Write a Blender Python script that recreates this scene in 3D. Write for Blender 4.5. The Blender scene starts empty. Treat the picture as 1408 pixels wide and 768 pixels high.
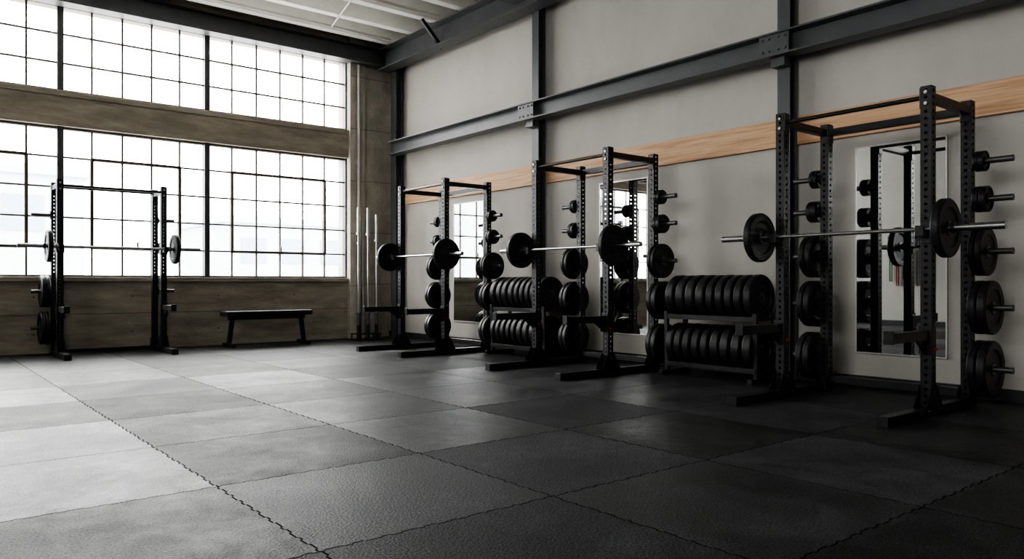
import bpy, math, random
from mathutils import Vector, Matrix
random.seed(4)
scene = bpy.context.scene
scene.view_settings.view_transform = 'AgX'
try: scene.view_settings.look = 'AgX - High Contrast'
except Exception: pass
scene.view_settings.exposure = 0.36

# ---------------------------------------------------------------- materials
def new_mat(name):
    m = bpy.data.materials.new(name); m.use_nodes = True
    nt = m.node_tree
    return m, nt, nt.nodes['Principled BSDF']

def mat(name, col, rough=0.5, metal=0.0, var=0.0, vscale=4.0, bump=0.0, bscale=60.0, col2=None, spec=0.5, stretch=(1,1,1), rvar=0.0):
    m, nt, b = new_mat(name)
    N, L = nt.nodes, nt.links
    b.inputs['Base Color'].default_value = (*col, 1)
    b.inputs['Roughness'].default_value = rough
    b.inputs['Metallic'].default_value = metal
    b.inputs['Specular IOR Level'].default_value = spec
    tc = N.new('ShaderNodeTexCoord'); mp = N.new('ShaderNodeMapping')
    mp.inputs['Scale'].default_value = stretch
    L.new(tc.outputs['Object'], mp.inputs['Vector'])
    if var > 0 or col2:
        n = N.new('ShaderNodeTexNoise'); n.inputs['Scale'].default_value = vscale
        n.inputs['Detail'].default_value = 8; n.inputs['Roughness'].default_value = 0.65
        L.new(mp.outputs[0], n.inputs['Vector'])
        r = N.new('ShaderNodeValToRGB')
        r.color_ramp.elements[0].position = 0.32; r.color_ramp.elements[1].position = 0.68
        a = col2 if col2 else tuple(c*(1-var) for c in col)
        c = col if col2 else tuple(min(1, c*(1+var)) for c in col)
        r.color_ramp.elements[0].color = (*a, 1); r.color_ramp.elements[1].color = (*c, 1)
        L.new(n.outputs['Fac'], r.inputs['Fac']); L.new(r.outputs[0], b.inputs['Base Color'])
        if rvar > 0:
            mr = N.new('ShaderNodeMapRange'); mr.inputs[3].default_value = rough-rvar; mr.inputs[4].default_value = rough+rvar
            L.new(n.outputs['Fac'], mr.inputs[0]); L.new(mr.outputs[0], b.inputs['Roughness'])
    if bump > 0:
        n2 = N.new('ShaderNodeTexNoise'); n2.inputs['Scale'].default_value = bscale; n2.inputs['Detail'].default_value = 6
        L.new(mp.outputs[0], n2.inputs['Vector'])
        bp = N.new('ShaderNodeBump'); bp.inputs['Strength'].default_value = bump; bp.inputs['Distance'].default_value = 0.01
        L.new(n2.outputs['Fac'], bp.inputs['Height']); L.new(bp.outputs[0], b.inputs['Normal'])
    return m

M = {}
M['plaster'] = mat('plaster_wall', (0.475,0.452,0.42), 0.85, var=0.08, vscale=1.1, bump=0.15, bscale=18, stretch=(1,1,.6))
M['plaster2'] = mat('plaster_other', (0.46,0.445,0.42), 0.85, var=0.05, vscale=1.0)
M['concrete'] = mat('old_concrete', (0.43,0.385,0.32), 0.85, col2=(0.25,0.222,0.182), vscale=3.4, bump=0.8, bscale=24, stretch=(.5,.5,2.2))
M['concrete_pale'] = mat('pale_concrete', (0.56,0.52,0.455), 0.85, col2=(0.37,0.34,0.29), vscale=3.6, bump=0.8, bscale=24, stretch=(1,1,.7))
M['groove'] = mat('concrete_groove', (0.12,0.105,0.085), 0.9, var=0.2)
M['ceil'] = mat('ceiling_deck', (0.86,0.86,0.83), 0.8, var=0.05, vscale=2)
M['joist'] = mat('painted_joist', (0.88,0.87,0.83), 0.6, var=0.05, vscale=3)
M['steel'] = mat('painted_steel_grey', (0.088,0.092,0.097), 0.42, var=0.12, vscale=3, bump=0.04, bscale=40)
M['mullion'] = mat('window_steel', (0.13,0.122,0.11), 0.5, var=0.15, vscale=8)
M['rust'] = mat('window_sash_steel', (0.13,0.105,0.085), 0.6, var=0.2, vscale=12)
M['rack'] = mat('black_powdercoat', (0.020,0.021,0.022), 0.36, var=0.15, vscale=30, bump=0.05, bscale=300)
M['rubber'] = mat('black_rubber', (0.015,0.015,0.016), 0.44, var=0.2, vscale=20, bump=0.06, bscale=200)
M['chrome'] = mat('brushed_steel', (0.50,0.50,0.49), 0.28, 1.0, var=0.08, vscale=60)
M['bolt'] = mat('zinc_bolt', (0.45,0.45,0.45), 0.4, 0.9, var=0.05)
M['hub'] = mat('dark_steel_hub', (0.16,0.16,0.16), 0.4, 0.8, var=0.05)
M['vinyl'] = mat('black_vinyl', (0.02,0.02,0.022), 0.42, var=0.1, vscale=30, bump=0.1, bscale=250)
M['mframe'] = mat('mirror_frame', (0.62,0.60,0.57), 0.35, 0.4, var=0.05)
M['red'] = mat('red_plastic', (0.45,0.03,0.02), 0.5, var=0.05)
M['green'] = mat('green_latex', (0.05,0.25,0.09), 0.5, var=0.05)
M['base'] = mat('dark_baseboard', (0.035,0.037,0.04), 0.5, var=0.1)
M['pipe'] = mat('galv_pipe', (0.5,0.48,0.45), 0.45, 0.3, var=0.1)
M['bldg'] = mat('pale_building', (0.42,0.44,0.47), 0.9, var=0.04, vscale=0.3)
M['bldgw'] = mat('building_window', (0.24,0.29,0.34), 0.6, var=0.04, vscale=0.3)
M['ground'] = mat('street', (0.66,0.65,0.64), 0.9, var=0.06, vscale=0.2)

m, nt, b = new_mat('mirror_glass'); b.inputs['Base Color'].default_value=(0.82,0.84,0.84,1); b.inputs['Metallic'].default_value=1; b.inputs['Roughness'].default_value=0.015
M['mirror'] = m
m, nt, b = new_mat('window_glass'); N,L=nt.nodes,nt.links
N.remove(b); tr=N.new('ShaderNodeBsdfTransparent'); tr.inputs[0].default_value=(0.93,0.95,0.95,1)
gl=N.new('ShaderNodeBsdfGlossy'); gl.inputs['Roughness'].default_value=0.05
mx=N.new('ShaderNodeMixShader'); mx.inputs[0].default_value=0.06
L.new(tr.outputs[0],mx.inputs[1]); L.new(gl.outputs[0],mx.inputs[2]); L.new(mx.outputs[0],N['Material Output'].inputs[0])
M['glass']=m
# pine board
m, nt, b = new_mat('pine_board'); N,L=nt.nodes,nt.links
tc=N.new('ShaderNodeTexCoord'); mp=N.new('ShaderNodeMapping'); mp.inputs['Scale'].default_value=(1,0.35,9)
L.new(tc.outputs['Object'],mp.inputs[0])
n=N.new('ShaderNodeTexNoise'); n.inputs['Scale'].default_value=3.2; n.inputs['Detail'].default_value=5; n.inputs['Distortion'].default_value=1.2
L.new(mp.outputs[0],n.inputs['Vector'])
r=N.new('ShaderNodeValToRGB'); cr=r.color_ramp
cr.elements[0].position=0.3; cr.elements[0].color=(0.40,0.23,0.13,1)
cr.elements[1].position=0.62; cr.elements[1].color=(0.62,0.41,0.26,1)
e=cr.elements.new(0.47); e.color=(0.55,0.345,0.20,1)
L.new(n.outputs['Fac'],r.inputs[0]); L.new(r.outputs[0],b.inputs['Base Color']); b.inputs['Roughness'].default_value=0.6
M['pine']=m

# rubber mat floor
def floor_mat():
    m, nt, b = new_mat('rubber_mat_floor'); N,L=nt.nodes,nt.links
    T=1.11
    def mth(op,a,bv=None,clamp=False):
        nd=N.new('ShaderNodeMath'); nd.operation=op; nd.use_clamp=clamp
        for i,v in enumerate((a,bv)):
            if v is None: continue
            if isinstance(v,(int,float)): nd.inputs[i].default_value=v
            else: L.new(v,nd.inputs[i])
        return nd.outputs[0]
    def noise(sc,det,ro=.5):
        nd=N.new('ShaderNodeTexNoise'); nd.inputs['Scale'].default_value=sc; nd.inputs['Detail'].default_value=det; nd.inputs['Roughness'].default_value=ro
        L.new(tc.outputs['Object'],nd.inputs['Vector']); return nd.outputs[0]
    def rng(x,a,c,d,e):
        nd=N.new('ShaderNodeMapRange'); nd.inputs[1].default_value=a; nd.inputs[2].default_value=c; nd.inputs[3].default_value=d; nd.inputs[4].default_value=e
        L.new(x,nd.inputs[0]); return nd.outputs[0]
    tc=N.new('ShaderNodeTexCoord'); sp=N.new('ShaderNodeSeparateXYZ'); L.new(tc.outputs['Object'],sp.inputs[0])
    X,Y=sp.outputs[0],sp.outputs[1]
    def wave(c):
        s=mth('SINE',mth('MULTIPLY',c,2*math.pi/0.105))
        s=mth('ADD',s,mth('MULTIPLY',mth('SINE',mth('MULTIPLY',c,2*math.pi/0.331)),0.75))
        s=mth('MULTIPLY',s,6.0)
        s=mth('MINIMUM',mth('MAXIMUM',s,-1),1)
        return mth('MULTIPLY',s,0.0048/T)
    u=mth('ADD',mth('DIVIDE',mth('SUBTRACT',X,1.18),T),wave(Y))
    v=mth('ADD',mth('DIVIDE',mth('SUBTRACT',Y,2.53),T),wave(X))
    def dist(c):
        f=mth('FRACT',mth('ADD',c,0.5))
        return mth('MULTIPLY',mth('ABSOLUTE',mth('SUBTRACT',f,0.5)),T)
    d=mth('MINIMUM',dist(u),dist(v))
    seam=rng(d,0.0018,0.0052,0,1)
    cb=N.new('ShaderNodeCombineXYZ'); L.new(mth('FLOOR',u),cb.inputs[0]); L.new(mth('FLOOR',v),cb.inputs[1])
    wn=N.new('ShaderNodeTexWhiteNoise'); wn.noise_dimensions='2D'; L.new(cb.outputs[0],wn.inputs['Vector'])
    cb2=N.new('ShaderNodeVectorMath'); cb2.operation='ADD'; cb2.inputs[1].default_value=(17.3,5.1,0); L.new(cb.outputs[0],cb2.inputs[0])
    wn2=N.new('ShaderNodeTexWhiteNoise'); wn2.noise_dimensions='2D'; L.new(cb2.outputs[0],wn2.inputs['Vector'])
    big=noise(1.7,8,.66); mid=noise(11,7,.7); sm=noise(95,2)
    val=rng(wn.outputs[0],0,1,0.5,1.55)
    val=mth('MULTIPLY',val,rng(big,.3,.7,.45,1.6))
    val=mth('MULTIPLY',val,rng(mid,.3,.7,.6,1.45))
    val=mth('MULTIPLY',val,rng(sm,.3,.7,.4,1.7))
    val=mth('MULTIPLY',val,rng(seam,0,1,.15,1))
    vm=N.new('ShaderNodeVectorMath'); vm.operation='SCALE'; vm.inputs[0].default_value=(0.029,0.030,0.032); L.new(val,vm.inputs['Scale'])
    L.new(vm.outputs[0],b.inputs['Base Color'])
    ro=mth('ADD',rng(wn2.outputs[0],0,1,.42,.60),rng(big,.3,.7,-.07,.11))
    ro=mth('ADD',ro,rng(mid,.3,.7,-.06,.07))
    ro=mth('ADD',ro,mth('MULTIPLY',mth('SUBTRACT',1,seam),0.4),True)
    L.new(ro,b.inputs['Roughness'])
    spn=mth('MULTIPLY',rng(sm,.3,.7,.25,.5),rng(seam,0,1,.1,1)); L.new(mth('MULTIPLY',spn,rng(wn2.outputs[0],0,1,1.2,.75)),b.inputs['Specular IOR Level'])
    h=mth('ADD',mth('MULTIPLY',seam,0.8),mth('MULTIPLY',sm,0.9))
    bp=N.new('ShaderNodeBump'); bp.inputs['Strength'].default_value=0.8; bp.inputs['Distance'].default_value=0.004
    L.new(h,bp.inputs['Height']); L.new(bp.outputs[0],b.inputs['Normal'])
    return m
M['floor']=floor_mat()

# ---------------------------------------------------------------- mesh builder
class MB:
    def __init__(s): s.v=[]; s.f=[]; s.m=[]; s.s=[]; s.mats=[]
    def mi(s,k):
        if k not in s.mats: s.mats.append(k)
        return s.mats.index(k)
    def add(s,vs,fs,k,smooth=False):
        o=len(s.v); i=s.mi(k); s.v+= [tuple(v) for v in vs]
        for f in fs: s.f.append([o+j for j in f]); s.m.append(i); s.s.append(smooth)
    def box(s,x0,x1,y0,y1,z0,z1,k):
        vs=[(x,y,z) for z in (z0,z1) for y in (y0,y1) for x in (x0,x1)]
        s.add(vs,[(0,2,3,1),(4,5,7,6),(0,1,5,4),(2,6,7,3),(0,4,6,2),(1,3,7,5)],k)
    def fr(s,ax):
        z=Vector(ax).normalized(); up=Vector((0,0,1)) if abs(z.z)<0.9 else Vector((0,1,0))
        x=up.cross(z).normalized(); y=z.cross(x); return x,y,z
    def beam(s,p0,p1,w,h,k):
        p0,p1=Vector(p0),Vector(p1); x,y,z=s.fr(p1-p0)
        vs=[p+x*a*w/2+y*c*h/2 for p in (p0,p1) for c in (-1,1) for a in (-1,1)]
        s.add(vs,[(0,2,3,1),(4,5,7,6),(0,1,5,4),(2,6,7,3),(0,4,6,2),(1,3,7,5)],k)
    def prism(s,pts,axis,a0,a1,k):
        n=len(pts)
        if axis=='y': vs=[(p[0],a0,p[1]) for p in pts]+[(p[0],a1,p[1]) for p in pts]
        else: vs=[(a0,p[0],p[1]) for p in pts]+[(a1,p[0],p[1]) for p in pts]
        fs=[tuple(range(n)),tuple(range(2*n-1,n-1,-1))]+[(i,(i+1)%n,n+(i+1)%n,n+i) for i in range(n)]
        s.add(vs,fs,k)
    def lathe(s,o,ax,prof,k,seg=40,capends=False):
        o=Vector(o); x,y,z=s.fr(ax)
        for i in range(len(prof)-1):
            (r0,h0),(r1,h1)=prof[i],prof[i+1]
            kk=k if isinstance(k,str) else k[i]
            vs=[];
            for r,h in ((r0,h0),(r1,h1)):
                for j in range(seg):
                    t=2*math.pi*j/seg; vs.append(o+x*math.cos(t)*r+y*math.sin(t)*r+z*h)
            fs=[(j,(j+1)%seg,seg+(j+1)%seg,seg+j) for j in range(seg)]
            s.add(vs,fs,kk,True)
    def cyl(s,p0,p1,r,k,seg=16):
        p0,p1=Vector(p0),Vector(p1); l=(p1-p0).length
        s.lathe(p0,p1-p0,[(0.0001,0),(r,0),(r,l),(0.0001,l)],k,seg)
    def tube_holes(s,cx,cy,w,z0,z1,k,pitch=0.05,hr=0.0115):
        n=int((z1-z0)/pitch); ph=(z1-z0)/n; h=w/2
        for (nx,ny) in ((1,0),(-1,0),(0,1),(0,-1)):
            tx,ty=-ny,nx
            for i in range(n):
                zc=z0+ph*(i+.5); vs=[]
                for (a,c) in ((1,0),(1,1),(0,1),(-1,1),(-1,0),(-1,-1),(0,-1),(1,-1)):
                    vs.append((cx+nx*h+tx*a*h, cy+ny*h+ty*a*h, zc+c*ph/2))
                for j in range(8):
                    t=math.pi/4*j; a,c=hr*math.cos(t),hr*math.sin(t)
                    vs.append((cx+nx*h+tx*a, cy+ny*h+ty*a, zc+c))
                s.add(vs,[(j,(j+1)%8,8+(j+1)%8,8+j) for j in range(8)],k)
        s.box(cx-h,cx+h,cy-h,cy+h,z1-0.001,z1+0.004,k)
    def obj(s,name,parent=None,loc=(0,0,0),rot=0,bevel=0,):
        me=bpy.data.meshes.new(name); me.from_pydata(s.v,[],s.f)
        for k in s.mats: me.materials.append(M[k])
        for p,i,sm in zip(me.polygons,s.m,s.s): p.material_index=i; p.use_smooth=sm
        me.update()
        ob=bpy.data.objects.new(name,me); scene.collection.objects.link(ob)
        ob.location=loc; ob.rotation_euler=(0,0,rot)
        if parent: ob.parent=parent
        if bevel:
            bm=ob.modifiers.new('bevel','BEVEL'); bm.width=bevel; bm.segments=2; bm.limit_method='ANGLE'; bm.angle_limit=math.radians(50)
        return ob
def empty(name,loc=(0,0,0),rot=0):
    e=bpy.data.objects.new(name,None); e.location=loc; e.rotation_euler=(0,0,rot); e.empty_display_size=0.2
    scene.collection.objects.link(e); return e

# ---------------------------------------------------------------- room
XR,YW,XL,YB,ZC=6.95,12.0,-4.0,-4.0,5.32
q=MB(); q.box(XL-.3,XR+.3,YB-.3,YW+.35,-.2,0,'floor'); q.obj('floor')
q=MB(); q.box(XL-.3,XR+.3,YB-.3,YW+.35,ZC,ZC+.2,'ceil')
q.obj('ceiling')
q=MB(); q.box(XR,XR+.3,YB-.3,YW+.35,0,ZC,'plaster'); q.obj('wall_right')
q=MB(); q.box(XL,XR,YB-.3,YB,0,ZC,'plaster2'); q.obj('wall_back')
q=MB(); LY0,LY1,LZ0,LZ1=-1.0,4.0,2.3,4.5  # opening in the left wall, added to let in more light
q.box(XL-.3,XL,YB-.3,LY0,0,ZC,'plaster2'); q.box(XL-.3,XL,LY1,YW+.35,0,ZC,'plaster2')
q.box(XL-.3,XL,LY0,LY1,0,LZ0,'plaster2'); q.box(XL-.3,XL,LY0,LY1,LZ1,ZC,'plaster2')
q.obj('wall_left')
# window wall
q=MB()
q.box(XL,6.1,YW,YW+.35,0,1.03,'concrete')
q.box(XL,6.1,YW-.03,YW+.35,3.10,3.58,'concrete')
q.box(XL,6.1,YW,YW+.35,4.78,ZC,'concrete')
q.box(6.1,6.38,YW-.10,YW+.35,0,ZC,'concrete_pale')
q.box(6.38,XR,YW,YW+.35,0,ZC,'concrete_pale')
q.box(XL,XL+.1,YW,YW+.35,0,ZC,'concrete')
# board-form joints and tie holes cast in the concrete
q.box(XL,6.1,YW-.002,YW+.01,.515,.523,'groove')
for z in (.9,1.8,2.7,3.6,4.5): q.box(6.1,6.38,YW-.102,YW-.09,z,z+.007,'groove'); q.box(6.38,XR,YW-.002,YW+.01,z+.03,z+.037,'groove')
x=-3.4
while x<6:
    for z in (.26,.76): q.cyl((x,YW-.002,z),(x,YW+.01,z),.012,'groove',10)
    x+=1.22
q.obj('wall_window_side')
q=MB()
q.box(XL,6.1,YW-.05,YW+.02,3.50,3.58,'concrete'); q.box(XL,6.1,YW-.05,YW+.1,0.97,1.035,'concrete')
q.obj('trim_window_ledge',bevel=.008)

edges=[-3.9,-2.13,-.17,1.80,3.76,6.1]; npan=[5,5,5,5,6]
YP=12.09
def window(name,z0,z1,rows,sash):
    e=empty(name)
    q=MB(); g=MB()
    q.box(edges[0],edges[-1],YP-.03,YP+.03,z0,z0+.035,'mullion'); q.box(edges[0],edges[-1],YP-.03,YP+.03,z1-.035,z1,'mullion')
    for i,x in enumerate(edges):
        w=.025 if i in (0,5) else .038
        q.box(x-w if i else x,x+w if i<5 else x,YP-.06,YP+.05,z0,z1,'steel')
    ph=(z1-z0)/rows
    for i in range(5):
        a,b_=edges[i],edges[i+1]; pw=(b_-a)/npan[i]
        for j in range(1,npan[i]): q.box(a+pw*j-.012,a+pw*j+.012,YP-.018,YP+.018,z0,z1,'mullion')
        for r_ in range(1,rows): q.box(a,b_,YP-.016,YP+.016,z0+ph*r_-.012,z0+ph*r_+.012,'mullion')
        if sash:
            s0=a+pw*1; s1=a+pw*(npan[i]-1); za=z0+ph; zb=z0+ph*4
            for (p,o,u,v) in ((s0-.02,s0+.02,za,zb),(s1-.02,s1+.02,za,zb),(s0,s1,za-.02,za+.02),(s0,s1,zb-.02,zb+.02)):
                q.box(p,o,YP-.035,YP+.03,u,v,'rust')
            q.box((s0+s1)/2-.01,(s0+s1)/2+.01,YP-.06,YP-.035,za,za+.10,'rust')
    g.add([(edges[0],YP,z0),(edges[-1],YP,z0),(edges[-1],YP,z1),(edges[0],YP,z1)],[(0,1,2,3)],'glass')
    q.obj('muntins',e); g.obj('pane',e)
window('window_1',1.03,3.10,5,True)
window('window_2',3.58,4.78,3,False)
e=empty('added_light_window'); q=MB(); g=MB(); XP=XL-.15  # unseen left-wall window, added to throw light on the right wall
nP=15
for j in range(nP+1):
    y=LY0+(LY1-LY0)*j/nP; w=.04 if j%5==0 else .012
    q.box(XP-.03,XP+.03,y-w,y+w,LZ0,LZ1,'mullion')
for r_ in range(6):
    z=LZ0+(LZ1-LZ0)*r_/5; q.box(XP-.02,XP+.02,LY0,LY1,z-.012,z+.012,'mullion')
g.add([(XP,LY0,LZ0),(XP,LY1,LZ0),(XP,LY1,LZ1),(XP,LY0,LZ1)],[(0,1,2,3)],'glass')
q.obj('muntins',e); g.obj('pane',e)

q=MB(); q.box(XR-.03,XR,YB,YW,0,.10,'base'); q.obj('baseboard_right')
q=MB(); q.box(XL,XL+.03,YB,YW,0,.10,'base'); q.obj('baseboard_left')
q=MB(); q.box(XR-.045,XR,YB,11.45,2.31,2.585,'pine'); q.obj('trim_wood_board',bevel=.004)

# steel I columns
def icol(name,x0,x1,yc,w,z0,z1):
    q=MB(); t=.014
    q.box(x0,x0+t,yc-w/2,yc+w/2,z0,z1,'steel'); q.box(x1-t,x1,yc-w/2,yc+w/2,z0,z1,'steel')
    q.box(x0+t,x1-t,yc-t/2,yc+t/2,z0,z1,'steel')
    q.box(x0-.02,x1,yc-w/2-.02,yc+w/2+.02,z0,z0+.02,'steel')
    return q.obj(name,bevel=.002)
for yc in (11.6,7.83,4.12,.4,-3.3):
    icol('steel_column',6.77,6.90,yc,.135 if yc<11 else .17,0,ZC-.31)
def ibeam_y(x0,x1,y0,y1,z0,z1,fl=.018):
    q=MB(); xm=(x0+x1)/2+.03
    q.box(x0,x1,y0,y1,z0,z0+fl,'steel'); q.box(x0,x1,y0,y1,z1-fl,z1,'steel'); q.box(xm-.008,xm+.008,y0,y1,z0+fl,z1-fl,'steel')
    return q
q=ibeam_y(6.58,6.765,YB,11.45,3.135,3.365)
for yc in (7.83,4.12,.4,-3.3):
    q.box(6.595,6.61,yc-.16,yc+.16,3.155,3.345,'steel')
    for dy in (-.12,-.05,.05,.12):
        for z in (3.19,3.31):
            q.cyl((6.595,yc+dy,z),(6.583,yc+dy,z),.012,'steel',6)
    q.box(6.66,6.765,yc-.075,yc+.075,3.05,3.135,'steel')
q.obj('steel_wall_beam',bevel=.002)
q=ibeam_y(6.52,6.765,YB,11.7,4.62,4.98)
q.beam((6.70,9.98,4.63),(6.32,9.98,5.0),.045,.055,'rack')   # knee brace bolted to the beam
q.obj('steel_roof_beam',bevel=.002)
q=MB(); 
q.box(XL+.02,6.9,11.72,11.96,4.72,4.742,'steel'); q.box(XL+.02,6.9,11.72,11.96,4.99,5.01,'steel'); q.box(XL+.02,6.9,11.82,11.836,4.742,4.99,'steel')
q.obj('steel_roof_beam',bevel=.002)
for yc in (7.83,4.12,.4):
    q=MB(); q.box(XL+.02,6.5,yc-.09,yc+.09,4.68,4.70,'steel'); q.box(XL+.02,6.5,yc-.09,yc+.09,4.98,5.0,'steel'); q.box(XL+.02,6.5,yc-.008,yc+.008,4.70,4.98,'steel')
    q.obj('steel_girder')
# joists
q=MB(); y=11.42
while y>YB:
    q.box(XL,XR,y-.045,y+.045,5.03,ZC,'joist')
    q.box(XL,XR,y-.07,y+.07,5.02,5.05,'joist'); y-=.71
q.obj('ceiling_joists',bevel=.003)
q=MB()
q.cyl((XL+.05,11.05,4.97),(6.4,11.05,4.97),.014,'pipe',10); q.cyl((XL+.05,9.6,4.96),(6.4,9.6,4.96),.018,'pipe',10)
q.cyl((5.0,9.6,4.96),(5.35,11.05,4.97),.014,'pipe',10)
q.obj('ceiling_conduit')
q=MB(); q.cyl((6.24,11.85,0),(6.24,11.85,4.7),.026,'pipe'); q.cyl((6.33,11.87,0),(6.33,11.87,2.0),.013,'pipe')
for z in (.6,1.8,3,4.2): q.box(6.2,6.28,11.86,11.899,z,z+.03,'pipe')
q.obj('wall_conduit')

# ---------------------------------------------------------------- plates / bars
def plate(q,c,ax,R,t,steel=True):
    h=t/2; hub=.025
    if R>.15:
        pr=[(hub,-h*.8),(hub+.018,-h*.8),(hub+.032,-h*.55),(R*.62,-h*.55),(R*.66,-h*.62),(R*.70,-h*.92),(R*.93,-h),(R*.975,-h*.86),(R,-h*.6),
            (R,h*.6),(R*.975,h*.86),(R*.93,h),(R*.70,h*.92),(R*.66,h*.62),(R*.62,h*.55),(hub+.032,h*.55),(hub+.018,h*.8),(hub,h*.8),(hub,-h*.8)]
        ks=['rubber']*(len(pr)-1); 
        for i in (0,16,17): ks[i]='hub'
    else:
        pr=[(hub,-h),(R*.4,-h),(R*.45,-h*.5),(R*.8,-h*.5),(R*.85,-h),(R*.96,-h),(R,-h*.7),(R,h*.7),(R*.96,h),(R*.85,h),(R*.8,h*.5),(R*.45,h*.5),(R*.4,h),(hub,h),(hub,-h)]
        ks=['rubber']*(len(pr)-1)
    q.lathe(c,ax,pr,ks,56 if R>.15 else 32)

def barbell(name,loc,rot=0,R=.205,t=.062,half=1.095,po=.73):
    e=empty(name,loc,rot)
    q=MB()
    q.cyl((0,-.68,0),(0,.68,0),.0145,'chrome',16)
    for s in (-1,1):
        q.cyl((0,s*.67,0),(0,s*half,0),.0255,'chrome',20)
        q.cyl((0,s*.655,0),(0,s*.685,0),.038,'chrome',20)
        q.cyl((0,s*(po+t/2+.004),0),(0,s*(po+t/2+.03),0),.036,'rack',16)
    q.obj('bar',e)
    p=MB()
    for s in (-1,1): plate(p,(0,s*po,0),(0,1,0),R,t)
    p.obj('plates',e)
    return e

def power_rack(loc,rot,Wd,D,H,pegs_lo,pegs_hi,foot=.70,bar_a=-.1,barz=1.33,armz=.585,arml=.60,peg_len=.27,thin=False):
    e=empty('power_rack',loc,rot); w=.075
    u=MB()
    for a in (0,D):
        for b_ in (0,Wd): u.tube_holes(a,b_,w,.07,H,'rack')
    u.obj('uprights',e)
    q=MB()
    for b_ in (0,Wd):
        q.box(-foot,D+.06,b_-w/2,b_+w/2,0,.07,'rack')
        q.box(-foot-.006,-foot,b_-w/2-.004,b_+w/2+.004,0,.075,'rack')
        for sgn in (-1,1):
            y0=b_+sgn*(w/2); y1=y0+sgn*.007
            q.prism([(-.13,.02),(.13,.02),(.13,.075),(.045,.22),(-.045,.22),(-.13,.075)],'y',min(y0,y1),max(y0,y1),'rack')
            for (bx,bz) in ((-.09,.05),(.09,.05),(0,.18)): q.cyl((bx,y1,bz),(bx,y1+sgn*.008,bz),.009,'hub',6)
            q.prism([(D-.1,.02),(D+.06,.02),(D+.06,.16),(D-.04,.16),(D-.1,.075)],'y',min(y0,y1),max(y0,y1),'rack')
        q.box(w/2,D-w/2,b_-w/2+.008,b_+w/2-.008,H-.10,H-.04,'rack')
        q.box(w/2,w/2+.008,b_-.036,b_+.036,H-.16,H-.005,'rack'); q.box(D-w/2-.008,D-w/2,b_-.036,b_+.036,H-.16,H-.005,'rack')
        for z in (H-.04,H-.12): q.cyl((-w/2,b_,z),(-w/2-.01,b_,z),.013,'bolt',6)
        q.box(-arml,-w/2,b_-.028,b_+.028,armz-.04,armz+.03,'rack')
        q.box(-arml-.012,-arml,b_-.034,b_+.034,armz-.045,armz+.045,'rack')
        q.box(-w/2-.012,-w/2,b_-.045,b_+.045,armz-.14,armz+.06,'rack')
        q.box(-w/2-.01,w/2-.015,b_-.046,b_-.038,armz-.14,armz+.04,'rack'); q.box(-w/2-.01,w/2-.015,b_+.038,b_+.046,armz-.14,armz+.04,'rack')
        q.prism([(-w/2-.012,armz-.14),(-w/2-.012,armz-.04),(-.2,armz-.04)],'y',b_-.006,b_+.006,'rack')
        q.cyl((-w/2+.02,b_-.07,armz-.10),(-w/2+.02,b_-.045,armz-.10),.009,'red',8)
        jz=barz-.03
        q.box(-w/2-.01,-w/2,b_-.035,b_+.035,jz-.07,jz+.09,'rack')
        q.box(bar_a-.04,-w/2,b_-.028,b_+.028,jz-.02,jz+.012,'rack')
        q.box(bar_a-.05,bar_a-.036,b_-.028,b_+.028,jz-.02,jz+.055,'rack')
        q.box(-w/2-.01,w/2-.015,b_-.046,b_-.038,jz-.05,jz+.03,'rack'); q.box(-w/2-.01,w/2-.015,b_+.038,b_+.046,jz-.05,jz+.03,'rack')
    q.cyl((0,w/2,H-.07),(0,Wd-w/2,H-.07),.017,'rack',16)
    if not thin:
        for y0,y1 in ((w/2,w/2+.008),(Wd-w/2-.008,Wd-w/2)): q.box(-.036,.036,y0,y1,H-.15,H-.005,'rack')
        q.box(D-.03,D+.03,w/2,Wd-w/2,H-.10,H-.04,'rack')
        for y0,y1 in ((w/2,w/2+.008),(Wd-w/2-.008,Wd-w/2)): q.box(D-.036,D+.036,y0,y1,H-.16,H-.005,'rack')
        q.box(D-.03,D+.03,w/2,Wd-w/2,.075,.135,'rack')
    else:
        q.cyl((D,w/2,H-.05),(D,Wd-w/2,H-.05),.014,'rack',16)
        q.box(D-.02,D+.02,w/2,Wd-w/2,.02,.06,'rack')
    q.obj('frame',e,bevel=.003)
    p=MB(); pl=MB()
    for side,pegs in ((-1,pegs_lo),(1,pegs_hi)):
        y0=0 if side<0 else Wd
        for (z,R,n,t) in pegs:
            ys=y0+side*w/2
            p.box(D-.04,D+.04,min(ys,ys+side*.01),max(ys,ys+side*.01),z-.05,z+.05,'rack')
            p.cyl((D,ys,z),(D,ys+side*peg_len,z),.0235,'hub',18)
            p.cyl((D,ys+side*(peg_len-.004),z),(D,ys+side*(peg_len+.004),z),.025,'hub',18)
            yy=ys+side*.02
            for i in range(n):
                plate(pl,(D,yy+side*t/2,z-.0),(0,1,0),R,t); yy+=side*(t+.003)
    p.obj('storage_pegs',e)
    if pl.v: pl.obj('stored_plates',e)
    return e

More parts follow.
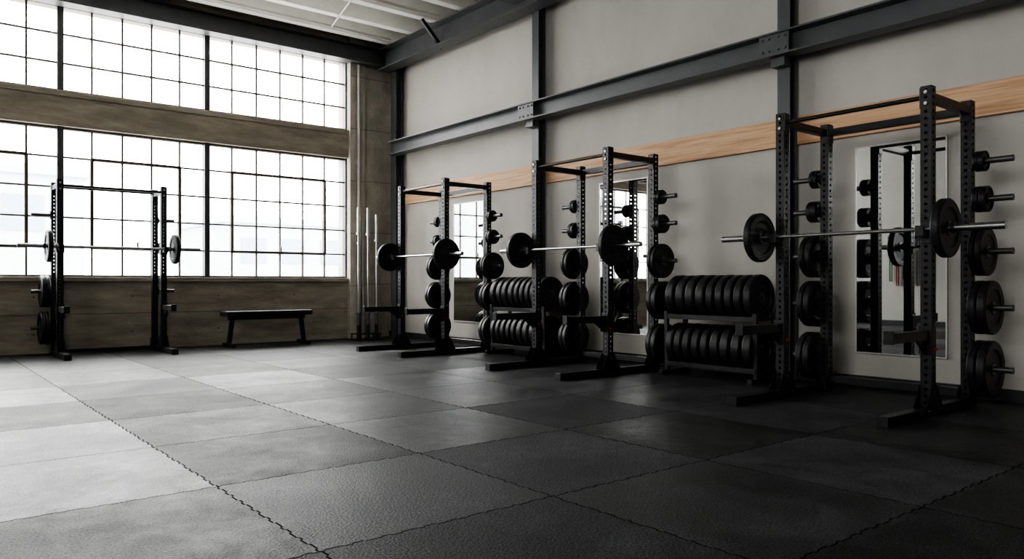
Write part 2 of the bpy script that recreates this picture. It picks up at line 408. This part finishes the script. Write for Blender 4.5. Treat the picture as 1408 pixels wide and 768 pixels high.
lo=[(1.88,.078,2,.035),(1.59,.100,2,.045),(1.19,.185,2,.045),(.765,.205,2,.065),(.30,.215,2,.065)]
hi=[(1.88,.080,2,.035),(1.59,.095,2,.045),(1.19,.19,2,.055),(.765,.205,2,.06),(.30,.21,2,.065)]
for y0,Wd in ((2.36,1.15),(5.50,1.13),(8.49,1.13)):
    power_rack((5.75,y0,0),0,Wd,.71,2.35,lo,hi)
    barbell('barbell',(5.65,y0+Wd/2-.005,1.33))
power_rack((2.93,11.28,0),math.radians(90),1.25,.45,2.28,
    [(1.85,.06,0,.03),(1.45,.09,1,.04),(.84,.2,0,.05)],[(1.85,.08,0,.03),(.84,.21,2,.05),(.36,.215,2,.055)],foot=.58,barz=1.42,armz=.62,arml=.5,peg_len=.22,thin=True)
barbell('barbell',(2.30,11.18,1.42),math.radians(90),po=.755)

# ---------------------------------------------------------------- plate storage racks
def storage(loc):
    e=empty('bumper_plate_rack',loc); q=MB(); L_=1.04
    for s in (-1,1):
        y=s*(L_/2+.01)
        q.box(-.25,.22,y-.025,y+.025,0,.05,'rack')
        q.beam((-.14,y,.04),(-.155,y,.66),.035,.045,'rack')
        q.beam((.17,y,.04),(.155,y,.66),.035,.045,'rack')
        q.beam((-.14,y,.12),(.165,y,.12),.03,.035,'rack'); q.beam((-.15,y,.61),(.15,y,.61),.03,.035,'rack')
    for (z) in (.12,.61):
        for x in (-.135,.135):
            q.box(x-.02,x+.02,-L_/2-.02,L_/2+.02,z-.02,z+.015,'rack')
        q.box(-.165,-.155,-L_/2-.02,L_/2+.02,z-.03,z+.02,'rack')
    q.obj('frame',e,bevel=.003)
    p=MB(); 
    for z,R in ((.318,.218),(.812,.222)):
        ts=[.085,.085,.085,.085,.085,.105,.105,.105,.105] if z>.5 else [.1,.1,.1,.1,.085,.085,.085,.085,.085]
        gap=(L_-.02-sum(ts))/(len(ts)-1); y=-L_/2+.01
        for k,t in enumerate(ts):
            dx=random.uniform(-.004,.004)
            plate(p,(dx,y+t/2,z),(0,1,0),R-random.uniform(0,.004),t-.004); y+=t+gap
    p.obj('bumper_plates',e)
    return e
storage((6.46,4.66,0)); storage((6.46,7.66,0))

# ---------------------------------------------------------------- mirrors
for (a,b_,z0,z1) in ((2.70,3.47,.32,2.19),(5.99,6.76,.34,2.19),(9.21,9.98,.36,2.19)):
    e=empty('wall_mirror'); q=MB()
    q.add([(XR-.024,a,z0),(XR-.024,b_,z0),(XR-.024,b_,z1),(XR-.024,a,z1)],[(0,3,2,1)],'mirror'); q.obj('glass',e)
    q=MB(); f=.012
    q.box(XR-.03,XR-.001,a-f,a,z0-f,z1+f,'mframe'); q.box(XR-.03,XR-.001,b_,b_+f,z0-f,z1+f,'mframe')
    q.box(XR-.03,XR-.001,a,b_,z0-f,z0,'mframe'); q.box(XR-.03,XR-.001,a,b_,z1,z1+f,'mframe')
    q.obj('frame',e)

# ---------------------------------------------------------------- bench
q=MB(); x0,x1,yc=3.80,5.15,11.45
q.box(x0,x1,yc-.15,yc+.15,.46,.535,'vinyl')
b1=q.obj('pad',bevel=.02); e=empty('flat_bench'); b1.parent=e
q=MB()
q.box(x0+.08,x1-.08,yc-.03,yc+.03,.40,.46,'rack')
q.box(x0+.1,x0+.25,yc-.11,yc+.11,.45,.462,'rack'); q.box(x1-.25,x1-.1,yc-.11,yc+.11,.45,.462,'rack')
for x,s in ((x0+.14,-1),(x1-.14,1)):
    q.beam((x,yc,.43),(x+s*.05,yc,.05),.06,.06,'rack')
    q.beam((x+s*.05,yc-.2,.03),(x+s*.05,yc+.2,.03),.06,.06,'rack')
q.obj('legs',e,bevel=.004)

# ---------------------------------------------------------------- vertical barbell holder
e=empty('barbell_storage_holder',(6.16,11.45,0)); q=MB()
q.box(-.24,.24,-.15,.15,0,.02,'rack'); q.box(-.22,.22,-.13,.13,.10,.115,'rack')
for sx in (-.2,.2):
    for sy in (-.12,.12): q.cyl((sx,sy,0),(sx,sy,.12),.012,'rack',8)
q.obj('base',e)
q=MB()
for (x,y,h) in ((-.17,-.06,2.2),(-.09,.07,2.05),(.0,-.07,2.2),(.08,.07,2.2),(.17,-.05,2.1)):
    q.cyl((x,y,.02),(x,y,.26),.03,'rack',16)
    q.cyl((x,y,.03),(x,y,.44),.025,'hub',16); q.cyl((x,y,.43),(x,y,.46),.037,'hub',16)
    q.cyl((x,y,.45),(x,y,h-.43),.014,'chrome',12); q.cyl((x,y,h-.45),(x,y,h-.42),.037,'chrome',16); q.cyl((x,y,h-.42),(x,y,h),.025,'chrome',16)
q.obj('bars',e)

# ---------------------------------------------------------------- resistance bands on the left wall (seen in mirror)
e=empty('resistance_band_rack',(XL,7.7,0)); q=MB()
q.box(0,.03,-.5,.5,1.95,2.03,'rack')
for y in (-.35,-.2,-.05,.1,.25,.4): q.cyl((.02,y,1.99),(.18,y,1.99),.01,'rack',8)
q.obj('rail',e)
for i,(y,k,l) in enumerate(((-.35,'red',1.0),(-.2,'rubber',1.1),(-.05,'green',1.05),(.1,'rubber',.95),(.25,'red',1.1),(.4,'green',1.0))):
    q=MB()
    for s in (-1,1): q.box(.06,.11,y+s*.022-.003,y+s*.022+.003,1.99-l,1.99,k)
    q.box(.06,.11,y-.025,y+.025,1.995,2.003,k); q.box(.06,.11,y-.025,y+.025,1.985-l,1.99-l,k); q.obj('band_%d'%(i+1),e)

# ---------------------------------------------------------------- outside
q=MB(); q.box(-60,60,13,80,-.4,-.3,'ground'); q.box(-60,-4.5,-40,13,-.4,-.3,'ground'); q.obj('street_ground')
def bldg(x0,x1,y0,h):
    q=MB(); q.box(x0,x1,y0,y0+8,-.3,h,'bldg'); q.box(x0-.2,x1+.2,y0-.2,y0+8,h,h+.3,'bldg')
    x=x0+.8
    while x<x1-1.2:
        q.box(x,x+1.2,y0-.05,y0,h-1.9,h-.7,'bldgw')
        x+=2.0
    q.obj('distant_building')
bldg(-6,5.2,30,4.6); bldg(12,26,36,3.8); bldg(-30,-14,40,7)

# ---------------------------------------------------------------- world + portals
w=bpy.data.worlds.new('overcast'); scene.world=w; w.use_nodes=True
bg=w.node_tree.nodes['Background']; bg.inputs[0].default_value=(1.0,0.99,0.97,1); bg.inputs[1].default_value=10.5
def portal(name,loc,rot,sx,sy):
    l=bpy.data.lights.new(name,'AREA'); l.shape='RECTANGLE'; l.size=sx; l.size_y=sy; l.cycles.is_portal=True
    o=bpy.data.objects.new(name,l); o.location=loc; o.rotation_euler=rot; scene.collection.objects.link(o)
portal('window_portal',(1.1,12.2,2.065),(-math.pi/2,0,0),10,2.07)
portal('window_portal',(1.1,12.2,4.18),(-math.pi/2,0,0),10,1.2)
portal('window_portal',(XL-.2,1.5,3.4),(0,-math.pi/2,0),2.2,5)  # portal of the added left-wall window
# hazy sun behind thin cloud, very soft
sl=bpy.data.lights.new('hazy_sun','SUN'); sl.energy=2.6; sl.angle=math.radians(25); sl.color=(1,.98,.94)
so=bpy.data.objects.new('hazy_sun',sl); scene.collection.objects.link(so)
so.rotation_euler=Vector((0.12,-0.82,-0.55)).to_track_quat('-Z','Y').to_euler(); so.location=(0,20,12)

# ---------------------------------------------------------------- camera
cd=bpy.data.cameras.new('camera'); co=bpy.data.objects.new('camera',cd); scene.collection.objects.link(co)
co.location=(0,0,.95); co.rotation_euler=(math.pi/2,0,-math.atan2(.6307,.776))
cd.sensor_width=36; cd.lens=1050/1408*36; cd.shift_y=5/1408; cd.clip_start=.05; cd.clip_end=300
scene.camera=co
